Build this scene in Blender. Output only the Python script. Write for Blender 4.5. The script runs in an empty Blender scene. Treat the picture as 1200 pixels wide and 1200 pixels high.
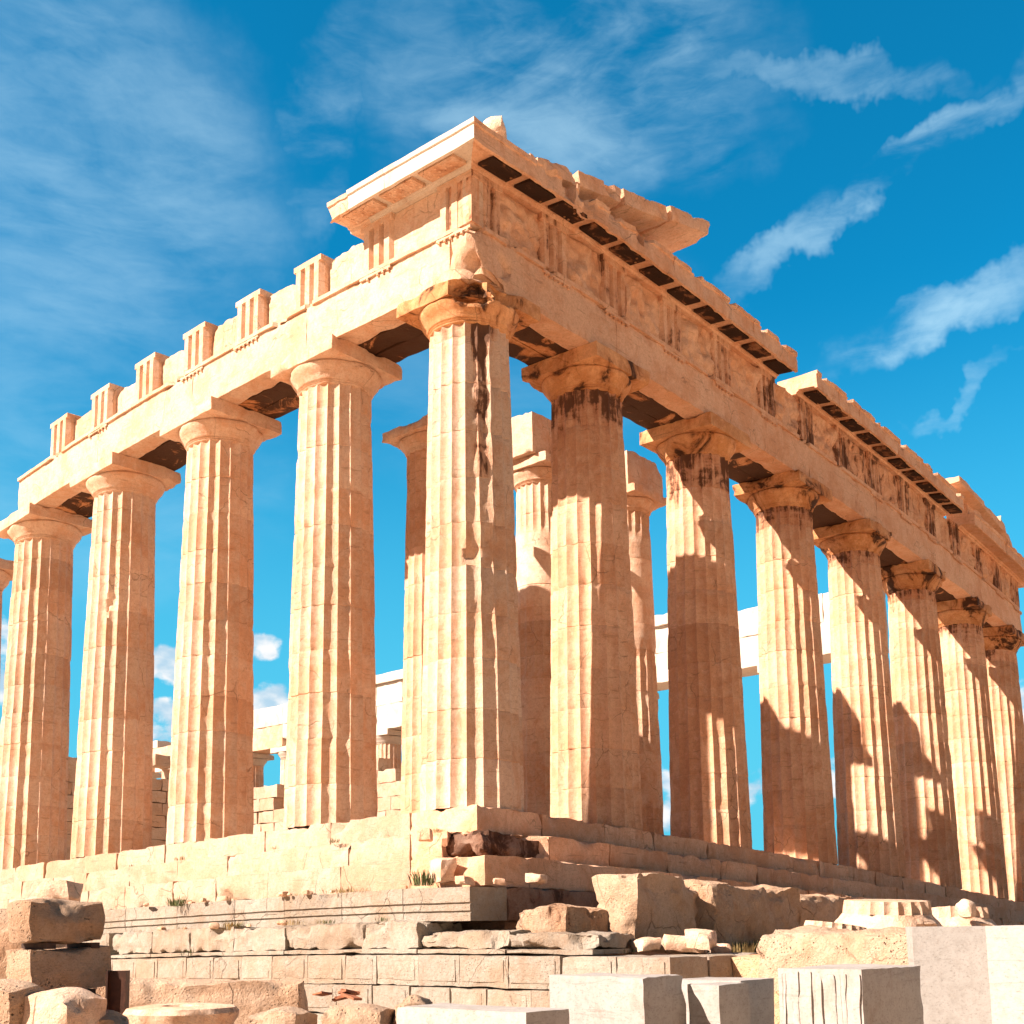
import bpy, math, random
from math import sin, cos, pi, radians, sqrt, floor
from mathutils import Vector, Matrix, noise
S = bpy.context.scene
COL = S.collection
# ------------------------------------------------------------------ camera
YAW, PIT, ROLL = 0.70654, 0.15058, -0.01059
cam_d = bpy.data.cameras.new('camera'); cam = bpy.data.objects.new('camera', cam_d); COL.objects.link(cam)
d = Vector((cos(YAW)*cos(PIT), sin(YAW)*cos(PIT), sin(PIT)))
r_ = Vector((sin(YAW), -cos(YAW), 0)); u_ = r_.cross(d)
R2 = r_*cos(ROLL)+u_*sin(ROLL); U2 = -r_*sin(ROLL)+u_*cos(ROLL)
m = Matrix((R2, U2, -d)).transposed().to_4x4(); m.translation = Vector((-15.66157, -13.8798, -2.2339))
cam.matrix_world = m
cam_d.sensor_width = 36; cam_d.sensor_fit = 'HORIZONTAL'; cam_d.lens = 1362.96/1200*36
cam_d.shift_x = (600-583.23)/1200; cam_d.shift_y = (881.23-600)/1200
cam_d.clip_end = 3000; cam_d.clip_start = .1
S.camera = cam
# ------------------------------------------------------------------ sun and sky
SUN_AZ, SUN_EL = radians(156), radians(35.5)
sv = Vector((cos(SUN_AZ)*cos(SUN_EL), sin(SUN_AZ)*cos(SUN_EL), sin(SUN_EL)))
sd = bpy.data.lights.new('sun', 'SUN'); sd.energy = 5.0; sd.angle = radians(.5); sd.color = (1, .80, .67)
so = bpy.data.objects.new('sun', sd); COL.objects.link(so); so.rotation_euler = sv.to_track_quat('Z', 'Y').to_euler()
so.location = (-30, 20, 40)
S.view_settings.view_transform = 'Standard'; S.view_settings.look = 'None'; S.view_settings.gamma = 1
S.view_settings.exposure = 1.42

class NT:
    """small helper to write node trees"""
    def __init__(s, tree): s.t = tree; s.n = tree.nodes; s.l = tree.links
    def new(s, typ, ins=None, **kw):
        n = s.n.new(typ)
        for k, v in kw.items(): setattr(n, k, v)
        for k, v in (ins or {}).items():
            if hasattr(v, 'is_output'): s.l.new(v, n.inputs[k])
            else: n.inputs[k].default_value = v
        return n
    def math(s, op, a, b=0, c=0, clamp=False):
        return s.new('ShaderNodeMath', {0: a, 1: b, 2: c}, operation=op, use_clamp=clamp).outputs[0]
    def ramp(s, v, lo, hi, a=0., b=1.):
        return s.new('ShaderNodeMapRange', {'Value': v, 'From Min': lo, 'From Max': hi, 'To Min': a, 'To Max': b}, interpolation_type='SMOOTHSTEP').outputs[0]
    def mix(s, f, a, b, bt='MIX'):
        n = s.new('ShaderNodeMix', data_type='RGBA', blend_type=bt)
        for i, v in ((0, f), (6, a), (7, b)):
            if hasattr(v, 'is_output'): s.l.new(v, n.inputs[i])
            else: n.inputs[i].default_value = v if i == 0 else (*v[:3], 1)
        return n.outputs[2]
    def noise(s, vec, scale, detail=4, rough=.55, dist=0.):
        return s.new('ShaderNodeTexNoise', {'Vector': vec, 'Scale': scale, 'Detail': detail, 'Roughness': rough, 'Distortion': dist}).outputs[0]
    def mapv(s, vec, scale=(1, 1, 1), rot=(0, 0, 0), loc=(0, 0, 0)):
        return s.new('ShaderNodeMapping', {'Vector': vec, 'Scale': scale, 'Rotation': rot, 'Location': loc}).outputs[0]

W = bpy.data.worlds.new('World'); S.world = W; W.use_nodes = True
W.node_tree.nodes.clear(); w = NT(W.node_tree)
sky = w.new('ShaderNodeTexSky', sky_type='NISHITA', sun_disc=False, sun_elevation=SUN_EL, altitude=200,
            sun_rotation=math.atan2(sv.x, sv.y), air_density=1.0, dust_density=.1, ozone_density=3.5)
skyc = w.mix(1., sky.outputs[0], (.03, .96, 1.10), 'MULTIPLY')
tc = w.new('ShaderNodeTexCoord').outputs['Generated']
sx = w.new('ShaderNodeSeparateXYZ', {0: tc}).outputs
az = w.math('MULTIPLY', w.math('ARCTAN2', sx[1], sx[0]), 180/pi)
el = w.math('MULTIPLY', w.math('ARCSINE', sx[2]), 180/pi)
ae = w.new('ShaderNodeCombineXYZ', {0: az, 1: el, 2: 0.}).outputs[0]
az0, el0 = az, el
wn = w.new('ShaderNodeTexNoise', {'Vector': w.new('ShaderNodeCombineXYZ', {0: az, 1: el, 2: 0.}).outputs[0], 'Scale': .16, 'Detail': 5, 'Roughness': .6}).outputs[1]
ws = w.new('ShaderNodeSeparateXYZ', {0: wn}).outputs
az = w.math('ADD', az, w.math('MULTIPLY', w.math('SUBTRACT', ws[0], .5), 9.))
el_c = w.math('ADD', el, w.math('MULTIPLY', w.math('SUBTRACT', ws[1], .5), 6.))
def blob(ca, ce, ra, re, rot=0., soft=.9):
    """soft elliptical region of sky round one azimuth and elevation"""
    c, s_ = cos(radians(rot)), sin(radians(rot))
    da = w.math('SUBTRACT', az, ca); de = w.math('SUBTRACT', el_c, ce)
    p = w.math('DIVIDE', w.math('ADD', w.math('MULTIPLY', da, c), w.math('MULTIPLY', de, s_)), ra)
    q = w.math('DIVIDE', w.math('SUBTRACT', w.math('MULTIPLY', de, c), w.math('MULTIPLY', da, s_)), re)
    rr = w.math('ADD', w.math('MULTIPLY', p, p), w.math('MULTIPLY', q, q))
    return w.ramp(rr, 1.25, 1-soft, 0., 1.)
# high thin cloud, drawn out in streaks
wv = w.mapv(ae, (.055, .16, 1), (0, 0, radians(28)))
wisp = w.noise(wv, 1.6, 7, .55, .5)
fine = w.noise(w.mapv(ae, (.16, .5, 1), (0, 0, radians(24))), 2.6, 7, .6, .5)
wispd = w.math('ADD', w.math('MULTIPLY', wisp, .78), w.math('MULTIPLY', fine, .22))
regs = [(blob(61, 33.5, 10.5, 9, 10), .34, .22, .62), (blob(61, 22, 10, 8, 0), .22, .22, .66), (blob(49.3, 37.2, 1.6, 5.0, 14), .30, .34, .66),
        (blob(36, 38.2, 12, 5.0, 0), .40, .34, .62), (blob(22.5, 37.2, 7.5, .8, 8), .34, .30, .58), (blob(45, 39, 4, 4, 0), .25, .3, .6),
        (blob(20.2, 33.0, 8.8, .8, -24), .46, .32, .58), (blob(25, 31.4, 3, .9, -30), .4, .32, .58), (blob(19.2, 26.9, 6.0, 1.2, -16), .6, .28, .56), (blob(18, 28.0, 4.5, .8, -10), .5, .3, .56),
        (blob(40, 27, 12, 6, 0), .16, .30, .7), (blob(17, 24.0, 3.4, .5, -34), .28, .38, .6)]
cl = None
for b_, amt, lo, hi in regs:
    v = w.math('MULTIPLY', w.math('MULTIPLY', b_, w.ramp(wispd, lo+.04, hi+.08)), amt)
    cl = v if cl is None else w.math('MAXIMUM', cl, v)
az, el_c = az0, el0
# heaped cloud low over the horizon
pf = w.noise(w.mapv(ae, (1, 1.25, 1)), .42, 10, .55, .1)
band = w.math('MULTIPLY', w.ramp(el, 15.4, 12.5), w.ramp(el, 3, 8, .55, 1.))
puff = None
for (a0, e0, ra, re) in [(63.5, 11.8, 3.6, 3.0), (56.7, 12.7, 1.9, 1.5), (56.6, 9.9, 2.4, 1.6), (52.2, 13.6, 1.5, 1.0), (52, 10.6, 2.6, 1.9), (15, 9.5, 3.6, 3.0), (47, 5.5, 6, 2.6), (33, 6.2, 8, 2.4), (24, 7, 5, 1.6)]:
    v = w.math('ADD', blob(a0, e0, ra, re, 0, .95), 0.)
    puff = v if puff is None else w.math('MAXIMUM', puff, v)
puffd = w.ramp(w.math('ADD', w.math('MULTIPLY', puff, .50), w.math('MULTIPLY', pf, 1.25)), .98, 1.16)
puffs = w.math('MULTIPLY', puffd, .93)
under = w.ramp(w.noise(w.mapv(ae, (1, 1.6, 1), loc=(0, -.7, 0)), .42, 6, .5), .40, .62)
pcol = w.mix(under, (6.2, 6.0, 5.9), (3.0, 4.1, 5.0))
lowhaze = w.ramp(el, 30, 4, 0., .92)
skyh = w.mix(lowhaze, skyc, (.7, 3.6, 4.9))
# sky dimmed overhead and away from the view to cut the fill light
far = w.math('ADD', w.math('MULTIPLY', sx[0], cos(YAW)), w.math('MULTIPLY', sx[1], sin(YAW)))
dim = w.math('MULTIPLY', w.ramp(far, -.05, .5, .25, 1.), w.ramp(el, 75, 48, .4, 1.))
skyh = w.mix(1., skyh, w.new('ShaderNodeCombineColor', {0: dim, 1: dim, 2: dim}).outputs[0], 'MULTIPLY')
s1 = w.mix(cl, skyh, (3.9, 5.7, 6.6))
s2 = w.mix(puffs, s1, pcol)
bg = w.new('ShaderNodeBackground', {'Color': s2, 'Strength': .065})
w.l.new(bg.outputs[0], w.new('ShaderNodeOutputWorld').inputs[0])

# ------------------------------------------------------------------ materials
def lin(r, g, b): return tuple(((c/255)/12.92 if c/255 <= .04045 else ((c/255+.055)/1.055)**2.4) for c in (r, g, b))
def stone(name, light, warm, dark=(.085, .038, .020), bump=.5, pits=.3, stain_scale=1.6, vein=.25, warm_lo=.35, warm_hi=.65, rough=.85, streak=.5, crack=.6):
    mt = bpy.data.materials.new(name); mt.use_nodes = True; mt.node_tree.nodes.clear(); t = NT(mt.node_tree)
    pos = t.new('ShaderNodeNewGeometry').outputs['Position']
    at = t.new('ShaderNodeAttribute', attribute_name='tint')
    a = t.new('ShaderNodeSeparateColor', {0: at.outputs['Color']}).outputs
    big = t.noise(pos, .55, 6, .68, .9)
    med = t.noise(pos, 3.1, 6, .65, .3)
    mot = t.noise(pos, 14, 6, .7)
    wf = t.math('ADD', t.ramp(t.math('ADD', t.math('MULTIPLY', big, .6), t.math('MULTIPLY', med, .4)), warm_lo+.06, warm_hi-.04), t.math('SUBTRACT', a[1], .5), clamp=True)
    c = t.mix(wf, light, warm)
    # small mottling and grey to pale patches
    c = t.mix(t.ramp(mot, .40, .70, 0., .42), c, tuple(x*.70 for x in warm))
    c = t.mix(t.ramp(t.noise(pos, 5.3, 5, .7, .6), .56, .72, 0., .5), c, tuple(min(1, x*1.12) for x in light))
    pat = t.noise(t.mapv(pos, (1, 1, .7)), 1.35, 8, .72, .8)
    c = t.mix(t.ramp(pat, .53, .66, 0., .5), c, tuple(x*y for x, y in zip(warm, (.82, .72, .66))))
    c = t.mix(t.ramp(pat, .44, .34, 0., .35), c, tuple(min(.9, x*1.1+.04) for x in light))
    # bedding veins
    vn = t.noise(t.mapv(pos, (.7, .7, 7.), (.12, .07, 0)), 2.2, 5, .6, .5)
    c = t.mix(t.ramp(vn, .60, .68, 0., vein), c, tuple(x*.55 for x in warm))
    # hairline cracks and dark specks
    wp = t.new('ShaderNodeVectorMath', {0: t.new('ShaderNodeTexNoise', {'Vector': pos, 'Scale': 1.9, 'Detail': 6}).outputs[1], 1: (.4, .4, .4), 2: pos}, operation='MULTIPLY_ADD').outputs[0]
    ce = t.new('ShaderNodeTexVoronoi', {'Vector': t.mapv(wp, (1, 1, .75)), 'Scale': 1.15}, feature='DISTANCE_TO_EDGE').outputs['Distance']
    cm = t.math('MULTIPLY', t.ramp(ce, .012, .002), t.ramp(t.noise(pos, .9, 4), .50, .60, 0., crack))
    c = t.mix(cm, c, tuple(x*.35 for x in warm))
    fn_ = t.noise(t.mapv(pos, (1, 1, 1.6)), 38, 5, .75)
    c = t.mix(t.ramp(fn_, .52, .68, 0., .6), c, tuple(x*.5 for x in warm))
    c = t.mix(t.ramp(fn_, .44, .30, 0., .35), c, tuple(min(1, x*1.2) for x in light))
    # brown-black crust, run down in streaks, amount from the attribute
    stv = t.noise(t.mapv(pos, (1, 1, .13)), stain_scale*4.2, 7, .66, .25)
    stb = t.noise(pos, stain_scale, 6, .66, .8)
    st = t.math('ADD', t.math('MULTIPLY', stv, streak), t.math('MULTIPLY', stb, 1-streak))
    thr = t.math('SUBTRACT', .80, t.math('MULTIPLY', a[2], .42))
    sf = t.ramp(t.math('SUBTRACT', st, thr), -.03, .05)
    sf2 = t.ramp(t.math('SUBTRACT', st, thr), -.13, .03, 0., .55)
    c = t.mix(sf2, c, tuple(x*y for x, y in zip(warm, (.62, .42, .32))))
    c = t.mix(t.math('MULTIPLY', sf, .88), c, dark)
    # per block brightness
    br = t.new('ShaderNodeCombineColor', {0: a[0], 1: a[0], 2: a[0]}).outputs[0]
    c = t.mix(1., c, t.mix(1., br, (2, 2, 2), 'MULTIPLY'), 'MULTIPLY')
    # bump
    vo = t.new('ShaderNodeTexVoronoi', {'Vector': pos, 'Scale': 26.}, feature='F1').outputs['Distance']
    pit = t.math('MULTIPLY', t.ramp(vo, .0, .28, -1., 0.), t.ramp(t.noise(pos, 2.3, 3), .45, .62))
    h = t.math('ADD', t.math('MULTIPLY', t.noise(pos, 9, 9, .72), 1.), t.math('MULTIPLY', pit, pits))
    h = t.math('ADD', h, t.math('MULTIPLY', t.noise(pos, 45, 5, .7), .45))
    h = t.math('SUBTRACT', h, t.math('MULTIPLY', cm, .5))
    bp = t.new('ShaderNodeBump', {'Height': h, 'Strength': bump, 'Distance': .045})
    p = t.new('ShaderNodeBsdfPrincipled', {'Base Color': c, 'Roughness': rough, 'Normal': bp.outputs[0], 'Specular IOR Level': .25})
    t.l.new(p.outputs[0], t.new('ShaderNodeOutputMaterial').inputs[0])
    return mt
M = {}
M['flank'] = stone('sunned_marble', (.74, .565, .425), (.68, .41, .255), vein=.45, bump=.7)
M['front'] = stone('patina_shade_marble', (.80, .53, .36), (.70, .385, .225), vein=.5, bump=.8)  # patina, plus the front's warm shade tone put into the colour
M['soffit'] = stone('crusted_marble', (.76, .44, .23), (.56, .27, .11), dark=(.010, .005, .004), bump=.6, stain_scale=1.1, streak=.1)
M['mutule'] = stone('near_black_marble', (.40, .22, .12), (.28, .13, .06), dark=(.008, .004, .003), bump=.7, stain_scale=1.8, streak=.1)  # darkest marble, for the mutules under the east cornice
M['new'] = stone('restored_white_marble', crack=.15, light=(.64, .58, .50), warm=(.60, .50, .39), vein=.1, bump=.15, pits=.1, warm_lo=.45, warm_hi=.75)
M['slab'] = stone('fresh_cut_marble', crack=.0, light=(.385, .37, .345), warm=(.345, .315, .275), vein=.4, bump=.14, pits=.1, warm_lo=.45, warm_hi=.8)
M['step'] = stone('worn_step_marble', (.56, .445, .345), (.55, .365, .24), vein=.5, bump=.8, pits=.5)
M['podium'] = stone('grey_limestone', (.40, .37, .315), (.36, .285, .21), bump=.9, pits=1., vein=.2)
M['rough'] = stone('rough_conglomerate', (.62, .46, .33), (.56, .37, .235), bump=1.2, pits=1.2, vein=.1, stain_scale=2.2, streak=.2)
M['brown'] = stone('weathered_brown_stone', (.47, .33, .25), (.36, .22, .155), bump=1.2, pits=1.3, vein=.1, stain_scale=2.4, streak=.2)
M['ground'] = stone('acropolis_rock', (.78, .54, .34), (.68, .44, .26), bump=1., pits=.8, vein=.1)
def plain(name, c, rough=.6, metal=0.):
    mt = bpy.data.materials.new(name); mt.use_nodes = True; t = NT(mt.node_tree)
    b = mt.node_tree.nodes['Principled BSDF']
    pos = t.new('ShaderNodeNewGeometry').outputs['Position']
    n = t.noise(pos, 12, 5, .65)
    t.l.new(t.mix(t.ramp(n, .35, .65), tuple(x*.6 for x in c), tuple(min(1, x*1.25) for x in c)), b.inputs['Base Color'])
    b.inputs['Roughness'].default_value = rough; b.inputs['Metallic'].default_value = metal
    return mt
M['rust'] = plain('rusty_steel', (.07, .028, .016), .55, .3)
M['wood'] = plain('dark_timber', (.05, .025, .015), .8)
M['tile'] = plain('terracotta', (.36, .13, .06), .8)
M['leaf'] = plain('dry_green_leaf', (.10, .12, .04), .7)
M['straw'] = plain('dry_straw', (.30, .22, .09), .8)

# ------------------------------------------------------------------ mesh helpers
N3 = noise.noise
def nz(x, y, z): return N3((x, y, z))
def sst(a, b, x):
    t = min(1, max(0, (x-a)/(b-a))) if b != a else float(x > a)
    return t*t*(3-2*t)
class MB:
    def __init__(s): s.v = []; s.f = []; s.t = []
    def add(s, v, f, t=(.5, .5, .2)):
        o = len(s.v); s.v += v; s.f += [tuple(i+o for i in q) for q in f]
        s.t += [t]*len(f) if isinstance(t, tuple) else t
def tint(rng, br=.09, wm=.14, st=.2): return (.5*(1+rng.uniform(-br*1.4, br)), .5+rng.uniform(-wm, wm)*1.6, max(0, st+rng.uniform(-.08, .08)))
# building lines (metres)
IN, SC, SP, SF, ZC, HA, HF = 1.011, 4.086, 4.326, 4.90, 10.436, 1.126, 1.105
FX = IN-.885
def axf(k): return IN if k == 0 else IN+SC+(k-1)*SP
def axe(k): return IN if k == 0 else (IN+SC+(k-1)*SF if k < 7 else IN+2*SC+5*SF)
XE = axe(7)+.885
def warp(p):
    """the gentle settling of the ruin along both of its visible sides"""
    x, y, z = p
    t = min(1, max(0, z/ZC)); dy = min(max(y, 0), 26)/20; dx = min(max(x, 0), 40)/30
    top = -.70999*dy-1.02218*dx+1.42053*dy*dy+1.5586*dx*dx
    bot = .26128*dy+.87353*dx+.29214*dy*dy+.49186*dx*dx
    z2 = z-(t*top+(1-t)*bot)
    zt = ZC+HA
    if z > zt-.3 and x > 0:
        k = min(1, (z-zt+.3)/(HF+.3)); z2 += k*(.15*min(x/3, 1)+.10*min(x, 33)/33)
    return (x, y, z2)
def link(name, mb, mat, parent=None, do_warp=False, smooth=35, label=None, cat=None, group=None, kind=None, loc=None):
    me = bpy.data.meshes.new(name)
    vs = [warp(p) for p in mb.v] if do_warp else mb.v
    o = bpy.data.objects.new(name, me)
    if loc is not None:
        vs = [(p[0]-loc[0], p[1]-loc[1], p[2]-loc[2]) for p in vs]; o.location = loc
    me.from_pydata(vs, [], mb.f); me.validate(); 
    at = me.attributes.new('tint', 'FLOAT_COLOR', 'FACE')
    flat = []
    for t in mb.t: flat += [t[0], t[1], t[2], 1.]
    if len(flat) == 4*len(me.polygons): at.data.foreach_set('color', flat)
    me.materials.append(M[mat] if isinstance(mat, str) else mat)
    if smooth is not None:
        me.polygons.foreach_set('use_smooth', [True]*len(me.polygons)); me.set_sharp_from_angle(angle=radians(smooth))
    COL.objects.link(o)
    if parent is not None: o.parent = parent
    for k, v in (('label', label), ('category', cat), ('group', group), ('kind', kind)):
        if v: o[k] = v
    return o
def empty(name, loc, label, cat, group=None):
    o = bpy.data.objects.new(name, None); o.location = loc; COL.objects.link(o); o['label'] = label; o['category'] = cat
    o.empty_display_size = .3
    if group: o['group'] = group
    return o
def rbox(mb, c, s, step=.2, rot=None, rough=.012, chip=.06, tn=(.5, .5, .2), seed=0., rnd=0., bites=(), lump=0., taper=None, freq=1.):
    """a block of stone: centre, size; chipped edges, uneven faces, bites taken out as (x,y,z,r) in world units"""
    n = [max(2, int(round(q/step))) for q in s]
    hx, hy, hz = s[0]/2, s[1]/2, s[2]/2
    idx = {}; vs = []; fs = []
    def vid(i, j, k):
        key = (i, j, k)
        if key in idx: return idx[key]
        p = [(-1+2*i/n[0])*hx, (-1+2*j/n[1])*hy, (-1+2*k/n[2])*hz]
        # pull grid lines towards the edges so chips stay crisp
        w_ = Vector((p[0]+c[0]+seed, p[1]+c[1]+seed*1.3, p[2]+c[2]-seed*.7))
        e = sorted(((h-abs(q)) for h, q in zip((hx, hy, hz), p)))
        k2 = e[1]
        wd = chip*2.2+.02
        f = max(0, 1-k2/wd)
        ch = chip*f*max(0, .10+1.3*N3(w_*1.7*freq)+.7*N3(w_*6*freq)) if chip else 0
        q = list(p)
        for a, h in enumerate((hx, hy, hz)):
            if h-abs(p[a]) < wd: q[a] -= math.copysign(min(ch, h*.6), p[a])
        if rnd:
            l = max(abs(p[0])/hx, abs(p[1])/hy, abs(p[2])/hz); sph = sqrt((p[0]/hx)**2+(p[1]/hy)**2+(p[2]/hz)**2)
            kk = 1-rnd*(1-l/sph) if sph else 1
            q = [a*kk for a in q]
        if lump:
            nn = Vector((N3(w_*.9), N3(w_*.9+Vector((7, 3, 1))), N3(w_*.9+Vector((1, 9, 4))))); q = [a+b*lump for a, b in zip(q, nn)]
            nn = Vector((N3(w_*2.6), N3(w_*2.6+Vector((7, 3, 1))), N3(w_*2.6+Vector((1, 9, 4))))); q = [a+b*lump*.4 for a, b in zip(q, nn)]
        if rough:
            nn = (N3(w_*3.3), N3(w_*3.3+Vector((5, 0, 0))), N3(w_*3.3+Vector((0, 5, 0)))); q = [a+b*rough for a, b in zip(q, nn)]
            nn = (N3(w_*9.), N3(w_*9.+Vector((5, 0, 0))), N3(w_*9+Vector((0, 5, 0)))); q = [a+b*rough*.6 for a, b in zip(q, nn)]
        v = Vector(q)
        if taper: v.x *= 1-taper[0]*(.5+v.z/s[2]); v.y *= 1-taper[1]*(.5+v.z/s[2])
        if rot is not None: v = rot @ v
        v = v+Vector(c)
        for (bx, by, bz, br) in bites:
            dv = v-Vector((bx, by, bz)); L = dv.length; rr = br*(1+.35*N3(v*3.1+Vector((seed, 0, 0)))+.12*N3(v*11))
            if L < rr:
                # push the surface inwards, towards the block centre
                inw = (Vector(c)-Vector((bx, by, bz))).normalized()
                bb = dv.dot(inw); cc = L*L-rr*rr; v = v+inw*(-bb+sqrt(max(0, bb*bb-cc)))
        idx[key] = len(vs); vs.append(tuple(v)); return idx[key]
    for a in range(3):
        b, cc_ = (a+1) % 3, (a+2) % 3
        for side in (0, n[a]):
            for i in range(n[b]):
                for j in range(n[cc_]):
                    def mk(ii, jj):
                        t = [0, 0, 0]; t[a] = side; t[b] = ii; t[cc_] = jj; return vid(*t)
                    q = (mk(i, j), mk(i+1, j), mk(i+1, j+1), mk(i, j+1))
                    fs.append(q if side else q[::-1])
    mb.add(vs, fs, tn)
def extrude(mb, prof, L0, L1, axis, face, z0, step=.25, tn=(.5, .5, .2), m0=0., m1=0., caps=(1, 1), rough=.008, chip=0., seed=0., bites=(), dens=None):
    """sweep a closed profile [(outward, up)] along one side of the building. axis 'x' = east front (outward -y), 'y' = south flank (outward -x)"""
    pts = []
    for i in range(len(prof)):
        a, b = prof[i], prof[(i+1) % len(prof)]; L = math.hypot(b[0]-a[0], b[1]-a[1]); k = max(1, int(L/(dens or 9)))
        for j in range(k): pts.append((a[0]+(b[0]-a[0])*j/k, a[1]+(b[1]-a[1])*j/k))
    n = max(1, int(abs(L1-L0)/step)); vs = []; fs = []; P = len(pts)
    for i in range(n+1):
        t = i/n
        for (o, u) in pts:
            s_ = (L0-o*m0)*(1-t)+(L1+o*m1)*t
            p = Vector((s_, face-o, z0+u)) if axis == 'x' else Vector((face-o, s_, z0+u))
            w_ = p+Vector((seed, seed, 0))
            if rough:
                k = rough*(N3(w_*3)+.6*N3(w_*9)); k2 = rough*(N3(w_*3+Vector((9, 0, 0))))
                if axis == 'x': p.y += k
                else: p.x += k
                p.z += k2
            if chip and o > .02:
                k = chip*max(0, N3(w_*2.1)-.12)*2+chip*max(0, N3(w_*6)-.2)
                if axis == 'x': p.y += k*min(1, o*3)
                else: p.x += k*min(1, o*3)
            for (bx, by, bz, br) in bites:
                dv = p-Vector((bx, by, bz)); L = dv.length; rr = br*(1+.4*N3(p*3.1)+.15*N3(p*11))
                if L < rr:
                    inw = Vector((0, 1, -.3)) if axis == 'x' else Vector((1, 0, -.3)); inw.normalize()
                    bb = dv.dot(inw); cc = L*L-rr*rr; p = p+inw*(-bb+sqrt(max(0, bb*bb-cc)))
            vs.append(tuple(p))
    for i in range(n):
        for j in range(P):
            a = i*P+j; b = i*P+(j+1) % P
            q = (a, b, b+P, a+P)
            fs.append(q)
    if caps[0]: fs.append(tuple(range(P))[::-1])
    if caps[1]: fs.append(tuple(n*P+j for j in range(P)))
    mb.add(vs, fs, tn)
def cyl(mb, p0, p1, r0, r1, n=10, tn=(.5, .5, .2)):
    p0, p1 = Vector(p0), Vector(p1); ax = (p1-p0).normalized(); a = ax.orthogonal().normalized(); b = ax.cross(a)
    vs = []
    for p, r in ((p0, r0), (p1, r1)): vs += [tuple(p+a*r*cos(2*pi*i/n)+b*r*sin(2*pi*i/n)) for i in range(n)]
    fs = [(i, (i+1) % n, n+(i+1) % n, n+i) for i in range(n)]+[tuple(range(n))[::-1], tuple(range(n, 2*n))]
    mb.add(vs, fs, tn)
def fluted(mb, cx, cy, z0, z1, rb, rt, seed, nf=20, seg=6, dz=.16, joints=None, smooth=(), sector=None, topstain=(0., 1.), base_st=.15, bites=(), wear=.6, wm=0., tilt0=None):
    rng = random.Random(seed*77+3)
    H = z1-z0; wear = wear*rng.uniform(.35, 1.25)
    if joints is None:
        joints = []; z = z0
        while z < z1-1.15:
            z += rng.uniform(.82, 1.0)*H/9.7; joints.append(z)
    zs = []; z = z0
    allz = [z0]+joints+[z1]
    for a, b in zip(allz, allz[1:]):
        k = max(2, int((b-a)/dz)); e = .014
        row = [a+e*(a != z0)+(b-a-e*(a != z0)-e*(b != z1))*i/k for i in range(k+1)]
        zs += row
        if b != z1: zs.append(b)
    js = set(joints); P = nf*seg; vs = []; fs = []; tn = []
    drum_t = [(.5*(1+rng.uniform(-.13, .08)), .5+wm+rng.uniform(-.32, .34)) for _ in range(len(joints)+1)]
    drum_o = [(rng.uniform(-.005, .005), rng.uniform(-.005, .005), rng.uniform(-.004, .004)) for _ in drum_t]
    rot0 = rng.uniform(0, .05)
    for zi in zs:
        t = (zi-z0)/H; R = rb+(rt-rb)*(t**1.12)
        di = sum(1 for j in joints if j < zi-1e-4); ox, oy, dr = drum_o[di]
        sm = any(a <= zi <= b for a, b in smooth)
        jd = min([abs(zi-j) for j in joints] or [9])
        for k in range(P):
            th = 2*pi*k/P+rot0; ph = (k % seg)/seg
            dep = R*.080*(1-(2*ph-1)**2)
            ar = 1-(1-(2*ph-1)**2)
            if sm: dep = -.012; ar = 0.
            px, py = cos(th), sin(th)
            wv_ = Vector((cx+px*R+seed*3.1, cy+py*R, zi))
            loss = 0.
            if not sm:
                a1 = N3(wv_*1.5); a2 = N3(wv_*6.5)
                loss = wear*(max(0, a1-.30)*.10*ar+max(0, a2-.24)*.07*ar)
            loss += wear*max(0, N3(wv_*2.3+Vector((4, 4, 4)))-.46)*.14
            if jd < .001: loss += .009 if not sm else .004
            if jd < .09 and not sm: loss += wear*max(0, N3(wv_*4+Vector((0, 0, 8)))-.12)*.11*(1-jd/.09)
            if sector:
                for (sa, sw, sz0, sz1, amp) in sector:
                    dd = abs((th-sa+pi) % (2*pi)-pi)
                    if dd < sw and sz0 < zi < sz1:
                        k_ = sst(sw, sw*.55, dd)*sst(sz0, sz0+.5, zi)*sst(sz1, sz1-.3, zi)
                        loss += k_*amp*(.5+.8*N3(wv_*2.5)+.6*N3(wv_*8))
            r = R-dep-loss+dr+.002*N3(wv_*13)
            v = Vector((cx+ox+px*r, cy+oy+py*r, zi))
            for (bx, by, bz, br) in bites:
                dv = v-Vector((bx, by, bz)); L = dv.length; rr = br*(1+.3*N3(v*3)+.12*N3(v*9))
                if L < rr:
                    inw = Vector((cx-bx, cy-by, 0)).normalized(); bb = dv.dot(inw); v = v+inw*(-bb+sqrt(max(0, bb*bb-L*L+rr*rr)))
            vs.append(tuple(v))
    nr = len(zs)
    for i in range(nr-1):
        zm = (zs[i]+zs[i+1])/2; di = sum(1 for j in joints if j < zm); bt, wt = drum_t[di]
        sm = any(a <= zm <= b for a, b in smooth)
        for k in range(P):
            k2 = (k+1) % P
            fs.append((i*P+k, i*P+k2, (i+1)*P+k2, (i+1)*P+k))
            st = base_st+topstain[0]*sst(z1-topstain[1], z1, zm)
            if sector:
                th = 2*pi*(k+.5)/P+rot0
                for (sa, sw, sz0, sz1, amp) in sector:
                    dd = abs((th-sa+pi) % (2*pi)-pi)
                    if dd < sw*1.1 and sz0 < zm < sz1: st += .28*sst(sw*1.1, sw*.5, dd)
            tn.append((bt*1.06, .3, .0) if sm else (bt, wt, min(1, st)))
    fs.append(tuple((nr-1)*P+k for k in range(P))); tn.append((.5, .5, .2))
    mb.add(vs, fs, tn)
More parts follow.
